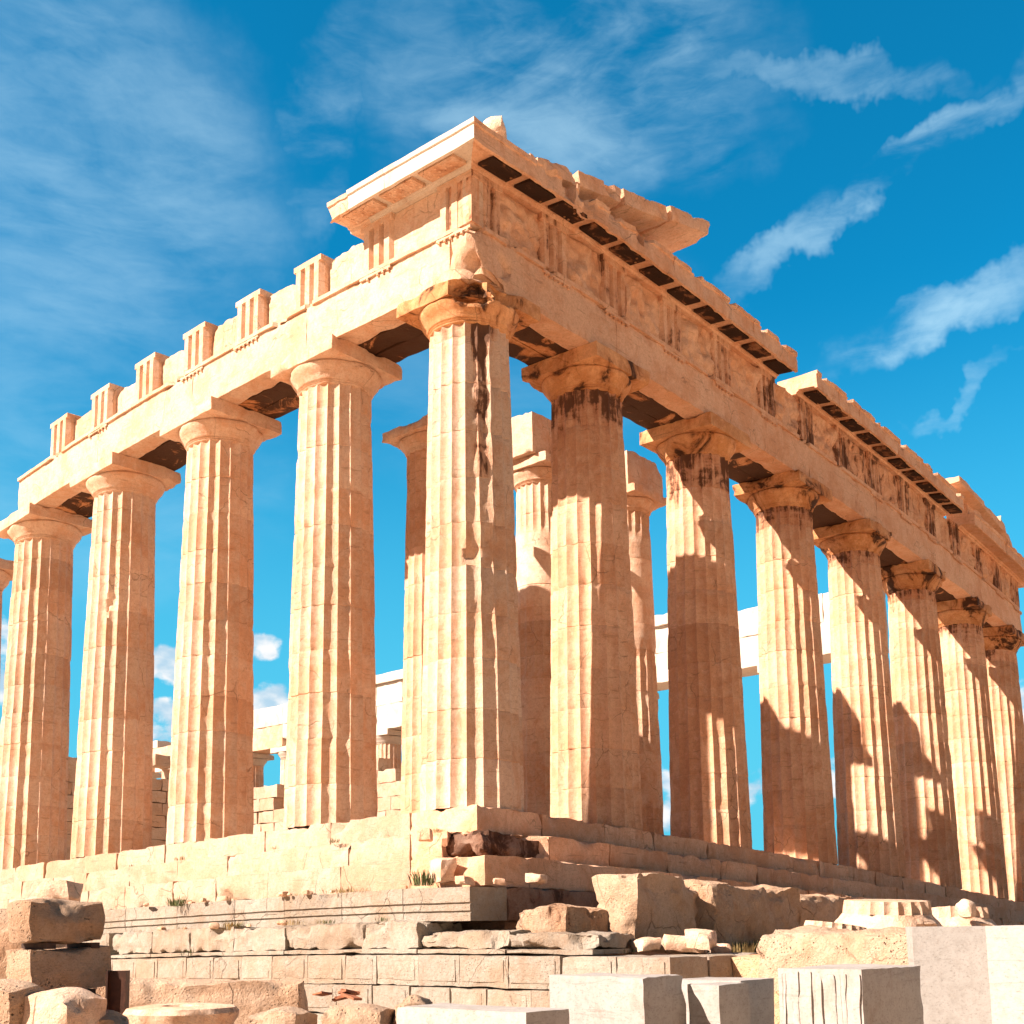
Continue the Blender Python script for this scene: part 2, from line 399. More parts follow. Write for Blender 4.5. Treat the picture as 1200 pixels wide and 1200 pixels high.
def lathe(mb, cx, cy, prof, n=64, tn=(.5, .5, .2), seed=0., rough=.01, chip=.05, bites=(), cap=True):
    vs = []; fs = []
    for (r, z) in prof:
        for k in range(n):
            th = 2*pi*k/n; w_ = Vector((cx+cos(th)*r+seed, cy+sin(th)*r, z))
            rr = r-chip*max(0, N3(w_*1.7)-.12)*2.-chip*max(0, N3(w_*5)-.2)*.8+rough*N3(w_*8)
            v = Vector((cx+cos(th)*rr, cy+sin(th)*rr, z))
            for (bx, by, bz, br) in bites:
                dv = v-Vector((bx, by, bz)); L = dv.length; r2 = br*(1+.3*N3(v*3)+.12*N3(v*9))
                if L < r2:
                    inw = Vector((cx-bx, cy-by, 0)).normalized(); bb = dv.dot(inw); v = v+inw*(-bb+sqrt(max(0, bb*bb-L*L+r2*r2)))
            vs.append(tuple(v))
    P = n
    for i in range(len(prof)-1):
        for k in range(n):
            k2 = (k+1) % n; fs.append((i*P+k, i*P+k2, (i+1)*P+k2, (i+1)*P+k))
    if cap:
        fs.append(tuple(range(n))[::-1]); fs.append(tuple((len(prof)-1)*P+k for k in range(n)))
    mb.add(vs, fs, tn)

# ------------------------------------------------------------------ ground
rng = random.Random(5)
mb = MB()
xs = [-400, -150, -60, -30]+[-24+i*.6 for i in range(70)]+[24, 40, 80, 160, 400, 900]
ys = [-400, -150, -60, -30]+[-24+i*.6 for i in range(70)]+[24, 40, 80, 160, 400, 900]
vs = [(x, y, -3.78+.16*N3((x*.25, y*.25, 0))+.05*N3((x*1.3, y*1.3, 3))) for y in ys for x in xs]
n = len(xs)
mb.add(vs, [(j*n+i, j*n+i+1, (j+1)*n+i+1, (j+1)*n+i) for j in range(len(ys)-1) for i in range(n-1)])
link('ground', mb, 'ground', kind='structure')
# the raised rock terrace that the east front stands on
mb = MB()
rbox(mb, (19.2, -11.6, -4.2), (40.0, 12.2, 3.1), .5, rough=.05, chip=.1, tn=(.5, .5, .2), seed=3)
for i, v in enumerate(mb.v):
    x, y, z = v
    if y < -9: mb.v[i] = (x, y, z-(-9-y)*.28)
mbt = MB(); mbt.v, mbt.f, mbt.t = mb.v, mb.f, mb.t
link('rock_terrace', mbt, 'ground', do_warp=True, kind='structure')

# ------------------------------------------------------------------ temple
temple = empty('ruined_temple', (0, 0, -3.7), 'great roofless Doric marble temple with fluted columns on stepped base, seen from its corner', 'temple')
temple_part = []
def part(name, mb, mat, parent=None, warp_=True, **kw):
    o = link(name, mb, mat, None, warp_, **kw)
    o.parent = parent or temple
    o.matrix_parent_inverse = (parent.matrix_basis if parent else temple.matrix_basis).inverted() if not parent else Matrix()
    return o
# floor
mb = MB(); nx_, ny_ = 26, 40
vs = [(0.55+(XE-.3)*i/nx_, .55+66*j/ny_, -.035+.02*nz(i*.7, j*.7, 0)) for j in range(ny_+1) for i in range(nx_+1)]
mb.add(vs, [(j*(nx_+1)+i, j*(nx_+1)+i+1, (j+1)*(nx_+1)+i+1, (j+1)*(nx_+1)+i) for j in range(ny_) for i in range(nx_)])
part('floor', mb, 'step')
# core of rubble under the steps
mb = MB(); rbox(mb, (20, 14.2, -2.2), (41.6, 31., 1.7), .5, rough=.06, chip=.1, tn=(.48, .6, .3))
part('foundation_core', mb, 'brown')
# three steps
for k in range(3):
    zt, zb, e = -.52*k, -.52*(k+1), -.70*k
    mb = MB(); rng = random.Random(11+k)
    x = e; first = True
    while x < 36:
        L = rng.uniform(1.7, 2.3) if not first else 1.9
        bt = ()
        if first and k == 1: bt = ((e-.05, e-.05, zt-.05, .95), (e+.75, e-.2, zt-.1, .65), (e+1.3, e-.1, zt-.1, .55))
        if first and k == 2: bt = ((e-.1, e+.55, zt, .30),)
        if first and k == 0: bt = ((e, e+.9, zb-.05, .18),)
        rbox(mb, (x+L/2, e+.85+rng.uniform(-.012, .012), (zt+zb)/2+rng.uniform(-.012, .0)), (L-.008, 1.7, zt-zb-.004), .13 if x < 14 else .3, rough=.016, chip=.055, tn=tint(rng, .08, .2, .28 if k < 2 else .3), seed=x, bites=bt)
        x += L; first = False
    part('step', mb, 'front'); mb = MB()  # east rows take the front's warmer colour that stands for shade
    y = e+1.7
    while y < 25:
        L = rng.uniform(1.5, 2.3); bt = ()
        if rng.random() < .4: bt = ((e-.05, y+L*rng.uniform(.1, .9), zt+.05, rng.uniform(.14, .26)),)
        if k and rng.random() < .25: bt += ((e-.1, y+L*rng.random(), zb, rng.uniform(.15, .25)),)
        rbox(mb, (e+.85+rng.uniform(-.02, .02), y+L/2, (zt+zb)/2+rng.uniform(-.02, 0)), (1.7, L-rng.choice((.006, .008, .02)), zt-zb-.003), .12, rough=.014, chip=.05, tn=tint(rng, .05, .2, .12), seed=y+k*9, bites=bt)
        y += L
    part('step', mb, 'step')
mb = MB(); rbox(mb, (.35, .0, -.80), (1.9, 1.3, .46), .07, rough=.05, chip=.12, tn=(.40, .8, .75), seed=5, lump=.10, rnd=.15)
part('step', mb, 'brown')
# south podium courses
def panel_course(name, z0, z1, face, y0, y1, L, depth, seed, mat='podium', ret=True):
    mb = MB(); rng = random.Random(seed); y = y0
    while y < y1:
        l = L*rng.choice((.86, 1, 1, 1.12)); cz = (z0+z1)/2; h = z1-z0; t = tint(rng, .07, .2, .16)
        rbox(mb, (face+depth/2, y+l/2, cz), (depth, l-.006, h-.005), .12, rough=.008, chip=.03, tn=t, seed=y)
        rbox(mb, (face+.012, y+l/2+.02, cz+.01), (.05, l-.13, h-.15), .12, rough=.006, chip=.014, tn=t, seed=y+4)
        y += l
    if ret:
        x = face+depth
        while x < 2.5:
            l = rng.uniform(1.0, 1.5)
            rbox(mb, (x+l/2, y0+.5, (z0+z1)/2), (l-.01, 1., z1-z0-.008), .2, rough=.02, chip=.05, tn=tint(rng, .07, .2, .3), seed=x); x += l
    return part(name, mb, mat)
panel_course('podium_course', -3.105, -2.63, -2.40, -5.5, 25, .86, 1.0, 3)
panel_course('podium_course', -3.58, -3.115, -2.42, -5.5, 25, .86, 1.0, 4)
mb = MB(); rng = random.Random(8)
rbox(mb, (-.5, 9.5, -3.85), (3.95, 31, .52), .6, tn=(.5, .5, .2))
part('podium_course', mb, 'podium')
# fillet between panels and the rough course
mb = MB(); rng = random.Random(9)
y = -4.2
while y < 25:   # rough upper course with a drip groove
    l = rng.uniform(1.15, 2.1); z1 = -2.10+rng.uniform(-.02, .02); t = tint(rng, .06, .2, .2); bt = []
    for _ in range(rng.choice((0, 1, 2))): bt.append((-2.35, y+l*rng.random(), z1+.02, rng.uniform(.12, .26)))
    if y < -1.2: z1 -= .14+.1*rng.random(); bt.append((-2.4, y+.2, z1, .28))
    rbox(mb, (-1.75, y+l/2, (z1-2.53)/2), (1.1, l-.02, z1+2.53), .07, rough=.035, chip=.09, tn=t, seed=y, bites=bt)
    rbox(mb, (-1.78, y+l/2, -2.575), (1.1, l-.012, .07), .15, rough=.008, chip=.02, tn=t, seed=y)
    y += l
part('podium_course', mb, 'podium')
mb = MB(); rng = random.Random(10)
prof = [(0, 0), (0, -.245), (-.035, -.25), (-.035, -.275), (-.005, -.28), (-.005, -.375), (-.04, -.38), (-.04, -.405), (-.012, -.41), (-.012, -.535), (-.9, -.535), (-.9, 0)]
y = -1.55
while y < 25:
    l = 1.5 if y < 0 else rng.uniform(1.2, 1.9); bt = []
    if y > 0 and rng.random() < .55: bt.append((-2.0, y+l*rng.random(), -1.56, rng.uniform(.14, .26)))
    extrude(mb, prof[::-1], y, y+l-.014, 'y', -1.93, -1.575+rng.uniform(-.006, .006), .1, tint(rng, .07, .2, .2), rough=.008, chip=.03, seed=y, bites=bt, dens=.12)
    y += l
part('podium_course', mb, 'podium')
mb = MB(); rng = random.Random(12); x = -1.02     # the same course turning under the east steps
while x < 36:
    l = rng.uniform(1.3, 2.1)
    rbox(mb, (x+l/2, -1.06, -1.85), (l-.01, 1., .56), .15 if x < 10 else .35, rough=.03, chip=.06, tn=(.42, .7, .5), seed=x)
    rbox(mb, (x+l/2+.8, -.95, -2.4), (l-.01, 1., .53), .3, rough=.03, chip=.06, tn=(.48, .6, .4), seed=x)
    x += l
part('podium_course', mb, 'brown')

# ---- columns of the two outer rows
def column(cx, cy, seed, warp_=True, z0=0., zc=ZC, k=1., mat='flank', seg=6, dz=.16, ab=1.07, abites=(), capmat=None, capst=.3, nf=20, **kw):
    mb = MB(); H = zc-z0; ch = .79*k
    fluted(mb, cx, cy, z0, zc-ch, .1015*10*k, .815*k, seed, nf=nf, seg=seg, dz=dz, **kw)
    c = part('column', mb, mat, None, warp_, smooth=28)
    r = .815*k; zb = zc-ch
    prof = [(r-.02, zb-.004), (r+.005, zb+.012), (r+.012, zb+.03), (r-.004, zb+.042), (r+.02, zb+.055), (r+.03, zb+.07), (r+.012, zb+.08), (r+.042, zb+.095), (r+.055, zb+.11),
            (r+.10*k, zb+.17), (r+.17*k, zb+.25), (r+.225*k, zb+.325), (r+.255*k, zb+.385), (r+.262*k, zb+.42), (r+.245*k, zb+.448), (r+.20*k, zb+.455)]
    prof = [(a-(.03*k if i > 8 else 0), zb+(z-zb)*ch/.79) for i, (a, z) in enumerate(prof)]
    mb = MB(); lathe(mb, cx, cy, prof, 72 if seg > 4 else 32, (.5, .62, capst), seed, .008, .06*kw.get('wear', 1.), abites)
    e = part('echinus', mb, capmat or mat, c, warp_, smooth=40)
    mb = MB(); za = zb+.455*ch/.79
    rbox(mb, (cx, cy, (za+zc)/2), (2*ab*k, 2*ab*k, zc-za-.006), .11 if seg > 4 else .4, rough=.01, chip=.05, tn=(.5, .6, capst), seed=seed, bites=abites)
    a = part('abacus', mb, capmat or mat, c, warp_)
    return c
# corner
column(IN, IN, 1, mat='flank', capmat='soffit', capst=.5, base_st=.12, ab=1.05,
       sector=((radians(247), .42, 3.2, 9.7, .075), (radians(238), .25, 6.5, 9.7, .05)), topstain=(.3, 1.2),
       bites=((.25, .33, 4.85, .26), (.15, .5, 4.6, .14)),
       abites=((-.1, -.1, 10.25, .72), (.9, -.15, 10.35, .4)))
fb = {1: (), 2: (), 3: ((.15, 12.95, 6.6, .42),), 4: (), 5: ()}
for k in range(1, 6):
    yb = axf(k); zt = ZC if k < 5 else ZC
    column(IN, yb, 20+k, mat='flank', capmat='flank', capst=.22, base_st=.08, bites=fb[k], wm=.02, seg=6 if k < 4 else 5, topstain=(.15, .8))
for k in range(1, 8):
    xb = axe(k)
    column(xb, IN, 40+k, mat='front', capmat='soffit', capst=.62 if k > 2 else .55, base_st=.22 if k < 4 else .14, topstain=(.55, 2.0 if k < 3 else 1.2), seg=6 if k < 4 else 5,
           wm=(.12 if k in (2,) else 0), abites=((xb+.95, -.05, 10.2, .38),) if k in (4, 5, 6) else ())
# ---- architrave
tops = {}
def arch_blocks(axis, joints, end, seed):
    rng = random.Random(seed)
    for i, (a, b) in enumerate(zip(joints, joints[1:])):
        for j in range(3):
            mb = MB(); th = .585; o0 = FX+j*.592+.002
            lo = a+.004
            if axis == 'y' and i == 0: lo = FX+.588+.592*j
            if axis == 'x' and i == 0: lo = FX+.592*j
            L = b-.004-lo
            if axis == 'x' and i == len(joints)-2: L = XE-lo
            h = HA-(.095 if j == 0 else .05)
            c = (lo+L/2, o0+th/2, ZC+.004+h/2) if axis == 'x' else (o0+th/2, lo+L/2, ZC+.004+h/2)
            s = (L, th, h) if axis == 'x' else (th, L, h)
            bt = []
            if axis == 'x' and i == 0 and j == 0:
                bt = [(FX-.2, FX-.3, ZC+.1, .68), (FX-.2, FX-.25, ZC+.6, .55), (FX-.15, FX-.2, ZC+1.05, .45), (.85, FX-.12, ZC-.05, .4), (1.1, FX-.2, ZC+.5, .34)]
            elif j == 0 and rng.random() < .6:
                q = a+(b-a)*rng.random(); bt = [(q, FX-.05, ZC-.02, rng.uniform(.12, .22))] if axis == 'x' else [(FX-.05, q, ZC-.02, rng.uniform(.1, .18))]
            fine_ = .13 if (j == 0 and i < 4) else .3
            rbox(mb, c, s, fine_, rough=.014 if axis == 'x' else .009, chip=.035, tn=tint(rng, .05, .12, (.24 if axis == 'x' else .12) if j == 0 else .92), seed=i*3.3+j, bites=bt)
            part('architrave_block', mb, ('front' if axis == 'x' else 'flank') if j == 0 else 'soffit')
jx = [FX]+[axe(k) for k in range(1, 7)]+[XE]
jy = [FX]+[axf(k) for k in range(1, 5)]
arch_blocks('x', jx, XE, 31); arch_blocks('y', jy, jy[-1], 32)
# the flank end of the corner block (seen from the south): fills FX..FX+1.78 on the flank face is the front row's first block
def row_centres(axis):
    if axis == 'x':
        cs = [FX+.475]; prev = cs[0]
        for k in range(1, 7):
            c = axe(k); cs += [(prev+c)/2, c]; prev = c
        c = XE-.475; cs += [(prev+c)/2, c]
        return cs, .95
    cs = [FX+.465]; prev = cs[0]
    for k in range(1, 4):
        c = axf(k); cs += [(prev+c)/2, c]; prev = c
    cs += [(axf(3)+axf(4))/2]
    return cs, .93
zt_ = ZC+HA
def taenia(axis, a, b, cs, wd, mat, seed, skip=()):
    rng = random.Random(seed)
    segs = [v for v in (jx if axis == 'x' else jy)]
    for i, (p, q) in enumerate(zip(segs, segs[1:])):
        mb = MB(); lo = p
        if i == 0 and axis == 'x': lo = FX+.35
        if i == 0 and axis == 'y': lo = FX+.3
        prof = [(-.5, 0), (.055, 0), (.055, -.088), (-.5, -.088)]
        bts = [((p+(q-p)*rng.random(), FX-.08, zt_-.05, .16) if axis == 'x' else (FX-.08, p+(q-p)*rng.random(), zt_-.05, .13)) for _ in range(2)]
        extrude(mb, prof[::-1], lo, q-.006, axis, FX, zt_, .08, (.5, .55, .3 if axis == 'x' else .12), rough=.008, chip=.05, seed=seed+i, bites=bts, dens=.06)
        tz = part('taenia', mb, mat)
        for c in cs:
            if not (lo < c <= q): continue
            if rng.random() < .25: continue
            mb = MB(); L = wd
            cc = (c, FX-.022, zt_-.122) if axis == 'x' else (FX-.022, c, zt_-.122)
            rbox(mb, cc, (L, .055, .062) if axis == 'x' else (.055, L, .062), .09, rough=.004, chip=.02, tn=(.5, .55, .25), seed=c)
            for g in range(6):
                if rng.random() < .12: continue
                s_ = c-L/2+L*(g+.5)/6
                p0 = (s_, FX-.026, zt_-.150) if axis == 'x' else (FX-.026, s_, zt_-.150)
                cyl(mb, p0, (p0[0], p0[1], p0[2]-.05), .026, .034, 8, (.5, .6, .25))
            part('regula', mb, mat, tz)
csx, wx = row_centres('x'); csy, wy = row_centres('y')
taenia('x', FX, XE, csx, wx, 'front', 51); taenia('y', FX, jy[-1], csy, wy, 'flank', 52)
# ---- frieze
def triglyph(axis, c, wd, h, depth, mat, seed, st=.2, top_open=False, corner=False, both=None, bites=()):
    """block with two full and two half upright grooves"""
    g = wd/6; dp = .15
    prof = []; x = -wd/2
    pts = [(-3*g, -dp*.9), (-2.5*g, 0), (-1.5*g, 0), (-1.0*g, -dp), (-.5*g, 0), (.5*g, 0), (1.0*g, -dp), (1.5*g, 0), (2.5*g, 0), (3*g, -dp*.9)]
    flat = [(a, 0.) for a, _ in pts]
    if corner: pts[0] = (-3*g, 0.)
    mb = MB(); z0 = zt_+.004; capz = h*.87
    zs = [z0+i*capz/9 for i in range(10)]+[z0+capz+.012, z0+capz+.02, z0+h]
    vs = []; fs = []
    ring = len(pts)+4
    for i, z in enumerate(zs):
        grooved = i < 10
        pp = pts if grooved else flat
        o = 0. if grooved else (.018 if axis == 'x' else .004)
        row = [(a, b+o) for a, b in pp]
        # back half: notch for the metope slab, then the tail of the block
        row += [(wd/2-.0, -.13), (wd/2-.03, -depth), (-wd/2+.03, -depth), (-wd/2, -.13)]
        if i == 0: ring = len(row)
        for a, b in row:
            p = Vector((c+a, FX-b, z)) if axis == 'x' else Vector((FX-b, c+a, z))
            w_ = p+Vector((seed, 0, seed)); k = .006*N3(w_*4)+.03*max(0, N3(w_*3.3)-.35)
            if b > -.12:
                if axis == 'x': p.y += k
                else: p.x += k
            p.z += .01*N3(w_*5)
            for (bx, by, bz, br) in bites:
                dv = p-Vector((bx, by, bz)); L = dv.length; rr = br*(1+.3*N3(p*5))
                if L < rr: p = p+dv.normalized()*-(rr-L)*-.0+Vector((0, 0, -1))*(rr-L)*.6+Vector((.3, .3, 0))*(rr-L)
            vs.append(tuple(p))
    for i in range(len(zs)-1):
        for j in range(ring):
            a, b = i*ring+j, i*ring+(j+1) % ring
            q = (a, b, b+ring, a+ring)
            fs.append(q if axis == 'x' else q[::-1])
    tp = tuple((len(zs)-1)*ring+j for j in range(ring)); bt = tuple(range(ring))
    fs += [tp if axis == 'x' else tp[::-1], bt[::-1] if axis == 'x' else bt]
    mb.add(vs, fs, (.5+.02*N3((seed, 1, 1)), .5+.1*N3((seed, 5, 2)), st))
    return part('triglyph', mb, mat, smooth=25)
rng = random.Random(61)
for i, c in enumerate(csx): triglyph('x', c, wx, HF-.002, .62, 'front', i*1.7+60, .58 if i < 5 else .70, corner=(i == 0))
for i, (a, b) in enumerate(zip(csx, csx[1:])):
    mb = MB(); lo, hi = a+wx/2-.03, b-wx/2+.03
    rbox(mb, ((lo+hi)/2, FX+.20, zt_+HF/2), (hi-lo, .22, HF-.02), .055 if i < 7 else .14, rough=.012, chip=.02, tn=tint(rng, .05, .1, .36 if i < 5 else .54), seed=i*7.7)
    # what is left of the carving: worn lumps and hollows
    cxm = (lo+hi)/2
    for j, v in enumerate(mb.v):
        if v[1] < FX+.14:
            q = Vector((v[0]*1.9+i*13, 0, v[2]*1.9)); f = sst(.62, .4, abs(v[0]-cxm)/(hi-lo))*sst(.5, .36, abs(v[2]-zt_-HF/2)/HF)
            rl = .26*max(0, N3(q)+.05)+.08*N3(q*3)
            mb.v[j] = (v[0], v[1]-rl*f*1.1, v[2])
    part('metope', mb, 'front')
    mb = MB(); rbox(mb, ((lo+hi)/2, FX+.62, zt_+HF/2), (b-a-.02, .55, HF-.03), .5, tn=(.5, .5, .3)); part('frieze_backing', mb, 'front')
mb = MB(); rbox(mb, (XE-.5, FX+.75, zt_+HF/2), (.95, .8, HF-.05), .4, tn=(.5, .5, .3)); part('frieze_backing', mb, 'front')
mb = MB(); rbox(mb, (FX+.72, FX+.75, zt_+HF/2), (1.0, .9, HF-.05), .4, tn=(.5, .5, .3)); part('frieze_backing', mb, 'front')
rng = random.Random(62)
hts = [HF-.002, HF-.002, HF*.96, HF*.97, HF*.98, HF, HF*.97, HF*.93]
for i, c in enumerate(csy[:8]):
    triglyph('y', c, wy, hts[i], .80 if i else .5, 'flank', i*2.3+90, .14)
mh = [1.0, .93, .86, .90, .85, .82, .76]
for i, (a, b) in enumerate(zip(csy, csy[1:])):
    mb = MB(); lo, hi = a+wy/2-.04, b-wy/2+.04; h = HF*mh[i]; 
    if i == 0:
        rbox(mb, (FX+.21, (lo+hi)/2, zt_+h/2), (.22, hi-lo, h-.01), .12, rough=.008, chip=.02, tn=(.51, .4, .08), seed=3)
        rbox(mb, (FX+.62, (lo+hi)/2, zt_+h/2), (.5, hi-lo+.6, h-.03), .5, tn=(.5, .5, .3))
    else:
        rbox(mb, (FX+.38, (lo+hi)/2, zt_+h/2), (.30, hi-lo+.06, h), .08, rough=.015, chip=.05, tn=tint(rng, .04, .1, .1), seed=i*5, rnd=.1,
             bites=((FX+.4, hi-.05 if i % 2 else lo+.1, zt_+h+.05, .30), (FX+.4, lo+.1+(hi-lo)*rng.random(), zt_+h+.08, .2)))
        rbox(mb, (FX+1.30, (lo+hi)/2, zt_+HF*.46), (.95, b-a-.02, HF*.93), .2, rough=.03, chip=.08, tn=(.5, .5, .15), seed=i)
    part('metope', mb, 'flank')
# ---- cornice
ZG = ZC+HA+HF
JUT = .68
def geison(hh): return [(-.55, .004), (.03, .004), (.05, .065), (.10, .075), (.12, .115), (JUT-.09, .055), (JUT-.075, 0.0), (JUT, .0), (JUT, hh-.11), (JUT+.035, hh-.095), (JUT+.045, hh), (-.55, hh)]
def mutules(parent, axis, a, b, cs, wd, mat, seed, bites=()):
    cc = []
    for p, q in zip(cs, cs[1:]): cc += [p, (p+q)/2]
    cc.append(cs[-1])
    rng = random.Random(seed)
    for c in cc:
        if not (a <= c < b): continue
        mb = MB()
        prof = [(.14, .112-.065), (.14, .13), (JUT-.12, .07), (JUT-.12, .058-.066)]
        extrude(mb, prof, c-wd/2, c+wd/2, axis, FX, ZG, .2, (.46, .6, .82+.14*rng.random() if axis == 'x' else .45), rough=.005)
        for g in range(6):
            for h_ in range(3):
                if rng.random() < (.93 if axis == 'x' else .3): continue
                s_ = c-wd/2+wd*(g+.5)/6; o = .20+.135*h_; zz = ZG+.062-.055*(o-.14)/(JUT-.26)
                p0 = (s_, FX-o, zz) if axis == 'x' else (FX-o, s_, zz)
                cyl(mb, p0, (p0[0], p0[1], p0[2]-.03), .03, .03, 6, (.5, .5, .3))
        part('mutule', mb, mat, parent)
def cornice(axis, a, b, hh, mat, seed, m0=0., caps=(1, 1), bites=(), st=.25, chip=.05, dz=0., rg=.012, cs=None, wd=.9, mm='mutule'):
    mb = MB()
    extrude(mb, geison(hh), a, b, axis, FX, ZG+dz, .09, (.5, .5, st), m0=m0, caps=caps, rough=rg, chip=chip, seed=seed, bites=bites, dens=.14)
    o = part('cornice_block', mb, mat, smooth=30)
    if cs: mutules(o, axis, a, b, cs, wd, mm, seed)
    return o
# flank stretch: old corner block, then pale restored blocks
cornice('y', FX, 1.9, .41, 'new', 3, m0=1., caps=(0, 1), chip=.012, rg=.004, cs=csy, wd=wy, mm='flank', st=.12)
cornice('y', 1.905, 3.0, .41, 'new', 4, chip=.015, rg=.005, cs=csy, wd=wy, mm='flank', st=.12)
cornice('y', 3.0, 3.62, .40, 'flank', 5, chip=.05, bites=((-.65, 3.7, ZG+.1, .25),), st=.2, dz=-.01)
# east front
edges = [FX, 1.35, 2.7, 3.9, 5.3, 6.6, 7.9, 9.2, 10.5, 11.8, 13.0]
rng = random.Random(71)
for i, (a, b) in enumerate(zip(edges, edges[1:])):
    bt = []
    if 0 < i < 4:
        for _ in range(3): bt.append((a+(b-a)*rng.random(), FX-JUT-.12, ZG+rng.uniform(-.05, .5), rng.uniform(.2, .36)))
    elif i >= 4 and rng.random() < .5: bt.append((a+(b-a)*rng.random(), FX-JUT-.06, ZG+.58, .2))
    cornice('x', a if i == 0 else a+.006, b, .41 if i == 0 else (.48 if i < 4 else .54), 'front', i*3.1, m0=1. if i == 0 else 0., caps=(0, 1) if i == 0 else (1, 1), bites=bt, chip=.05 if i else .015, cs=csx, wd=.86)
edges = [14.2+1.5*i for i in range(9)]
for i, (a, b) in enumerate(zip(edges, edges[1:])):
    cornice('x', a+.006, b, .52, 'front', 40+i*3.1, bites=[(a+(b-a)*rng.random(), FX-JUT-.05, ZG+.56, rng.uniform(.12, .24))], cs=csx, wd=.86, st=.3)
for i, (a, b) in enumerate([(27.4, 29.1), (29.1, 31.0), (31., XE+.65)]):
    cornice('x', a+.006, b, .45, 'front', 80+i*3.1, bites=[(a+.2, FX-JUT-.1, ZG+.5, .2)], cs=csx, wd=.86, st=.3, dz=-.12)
# ---- what is left of the gable
def rotm(rx=0, ry=0, rz=0): return Matrix.Rotation(rz, 3, 'Z') @ Matrix.Rotation(ry, 3, 'Y') @ Matrix.Rotation(rx, 3, 'X')
SL = -radians(9)
rng = random.Random(75)
def zt_top(x): return ZG+.5
for (x0, x1, zc_, h, y0, dp, mat, bt) in [
        (1.3, 2.75, 13.30, .36, -.1, 1.0, 'front', 1), (2.75, 4.15, 13.52, .40, -.15, 1.0, 'front', 1), (4.15, 5.6, 13.78, .38, -.2, 1.0, 'front', 1),
        (5.6, 7.2, 14.0, .36, -.25, 1.05, 'front', 0)]:
    pass
for i, (x0, x1) in enumerate([(1.4, 2.95), (3.0, 4.7), (4.72, 6.6), (6.62, 8.55)]):
    mb = MB(); h = (.30, .34, .36, .36)[i]; y0 = (-.38, -.42, -.42, -.5)[i]; zc_ = 13.50+.265*((x0+x1)/2-1.46)-h/2
    bt = [(x0+(x1-x0)*rng.random(), y0-.1, zc_+h/2, rng.uniform(.12, .22)) for _ in range(2)] if i < 3 else []
    rbox(mb, ((x0+x1)/2, y0+.65, zc_), (x1-x0, 1.3, h), .09, rotm(0, -radians(14.8), 0), .02, .05, tint(rng, .05, .1, .25), seed=i*9, bites=bt)
    part('raking_cornice_block', mb, 'front', None, False)
for i, (x, w_, z0, z1, y) in enumerate([(2.4, 1.2, 13.2, 13.5, .35), (3.5, 1.1, 13.2, 13.75, .45), (5.15, .5, 13.2, 14.1, .5), (5.9, .55, 13.2, 14.25, .15), (6.55, .6, 13.2, 14.45, .3), (7.15, .65, 13.25, 14.55, .4), (7.75, .55, 13.3, 14.0, .05), (8.3, .4, 13.35, 13.85, .0)]):
    mb = MB(); rbox(mb, (x, y+.2, (z0+z1)/2), (w_, .6, z1-z0), .09, rotm(0, 0, rng.uniform(-.3, .3)), .04, .08, tint(rng, .06, .1, .35), seed=i*3, rnd=.25, lump=.08)
    part('gable_block', mb, 'front', None, False)
mb = MB(); rbox(mb, (.55, -.12, 13.5), (.8, .5, .55), .06, rotm(.1, .2, .5), .03, .06, (.54, .4, .1), seed=2, rnd=.55, lump=.12)
part('corner_acroterion', mb, 'flank', None, False)
# raised slabs near the far end
for i, (x, y, z, s, r) in enumerate([(26.8, .1, 13.45, (2.6, 1.6, .24), rotm(0, radians(6), 0)), (29.6, .1, 13.4, (2.8, 1.2, .26), rotm(0, radians(9), 0)), (31.8, .2, 13.25, (2.2, 1.1, .3), rotm(0, radians(16), .1)), (28.2, .1, 13.05, (1.6, .8, .5), None)]):
    mb = MB(); rbox(mb, (x, y, z), s, .2, r, .02, .06, tint(rng, .05, .1, .3), seed=i*9+4)
    part('raking_cornice_block', mb, 'front', None, False)

# ---- inner porch columns
def zfloor(x, y): return warp((x, y, 0))[2]
for (x, y, zc_, sm, blk, sd_) in [(5.2, 6, 10.55, (), None, 101), (9.65, 6, 10.95, ((6.7, 8.9), (3.2, 4.6)), (9.5, 10.95, 12.15), 102), (14.1, 6, 11.35, ((6.3, 9.9), (1.4, 3.0)), (14.25, 11.35, 12.55), 103)]:
    z0 = zfloor(x, y)-.02
    column(x, y, sd_, False, z0, zc_, .86, 'front' if sd_ == 101 else 'flank', 5, .2, ab=1.12, smooth=sm, wear=.9, wm=.15, capmat='flank', capst=.1)
    if blk:
        bx, bz0, bz1 = blk
        mb = MB(); rbox(mb, (bx, y, (bz0+bz1)/2+.003), (2.0, 1.3, bz1-bz0), .12, None, .015, .07, (.5, .62, .15), seed=sd_, bites=((bx+1, y-.6, bz1, .3),))
        part('porch_architrave_block', mb, 'flank', None, False)
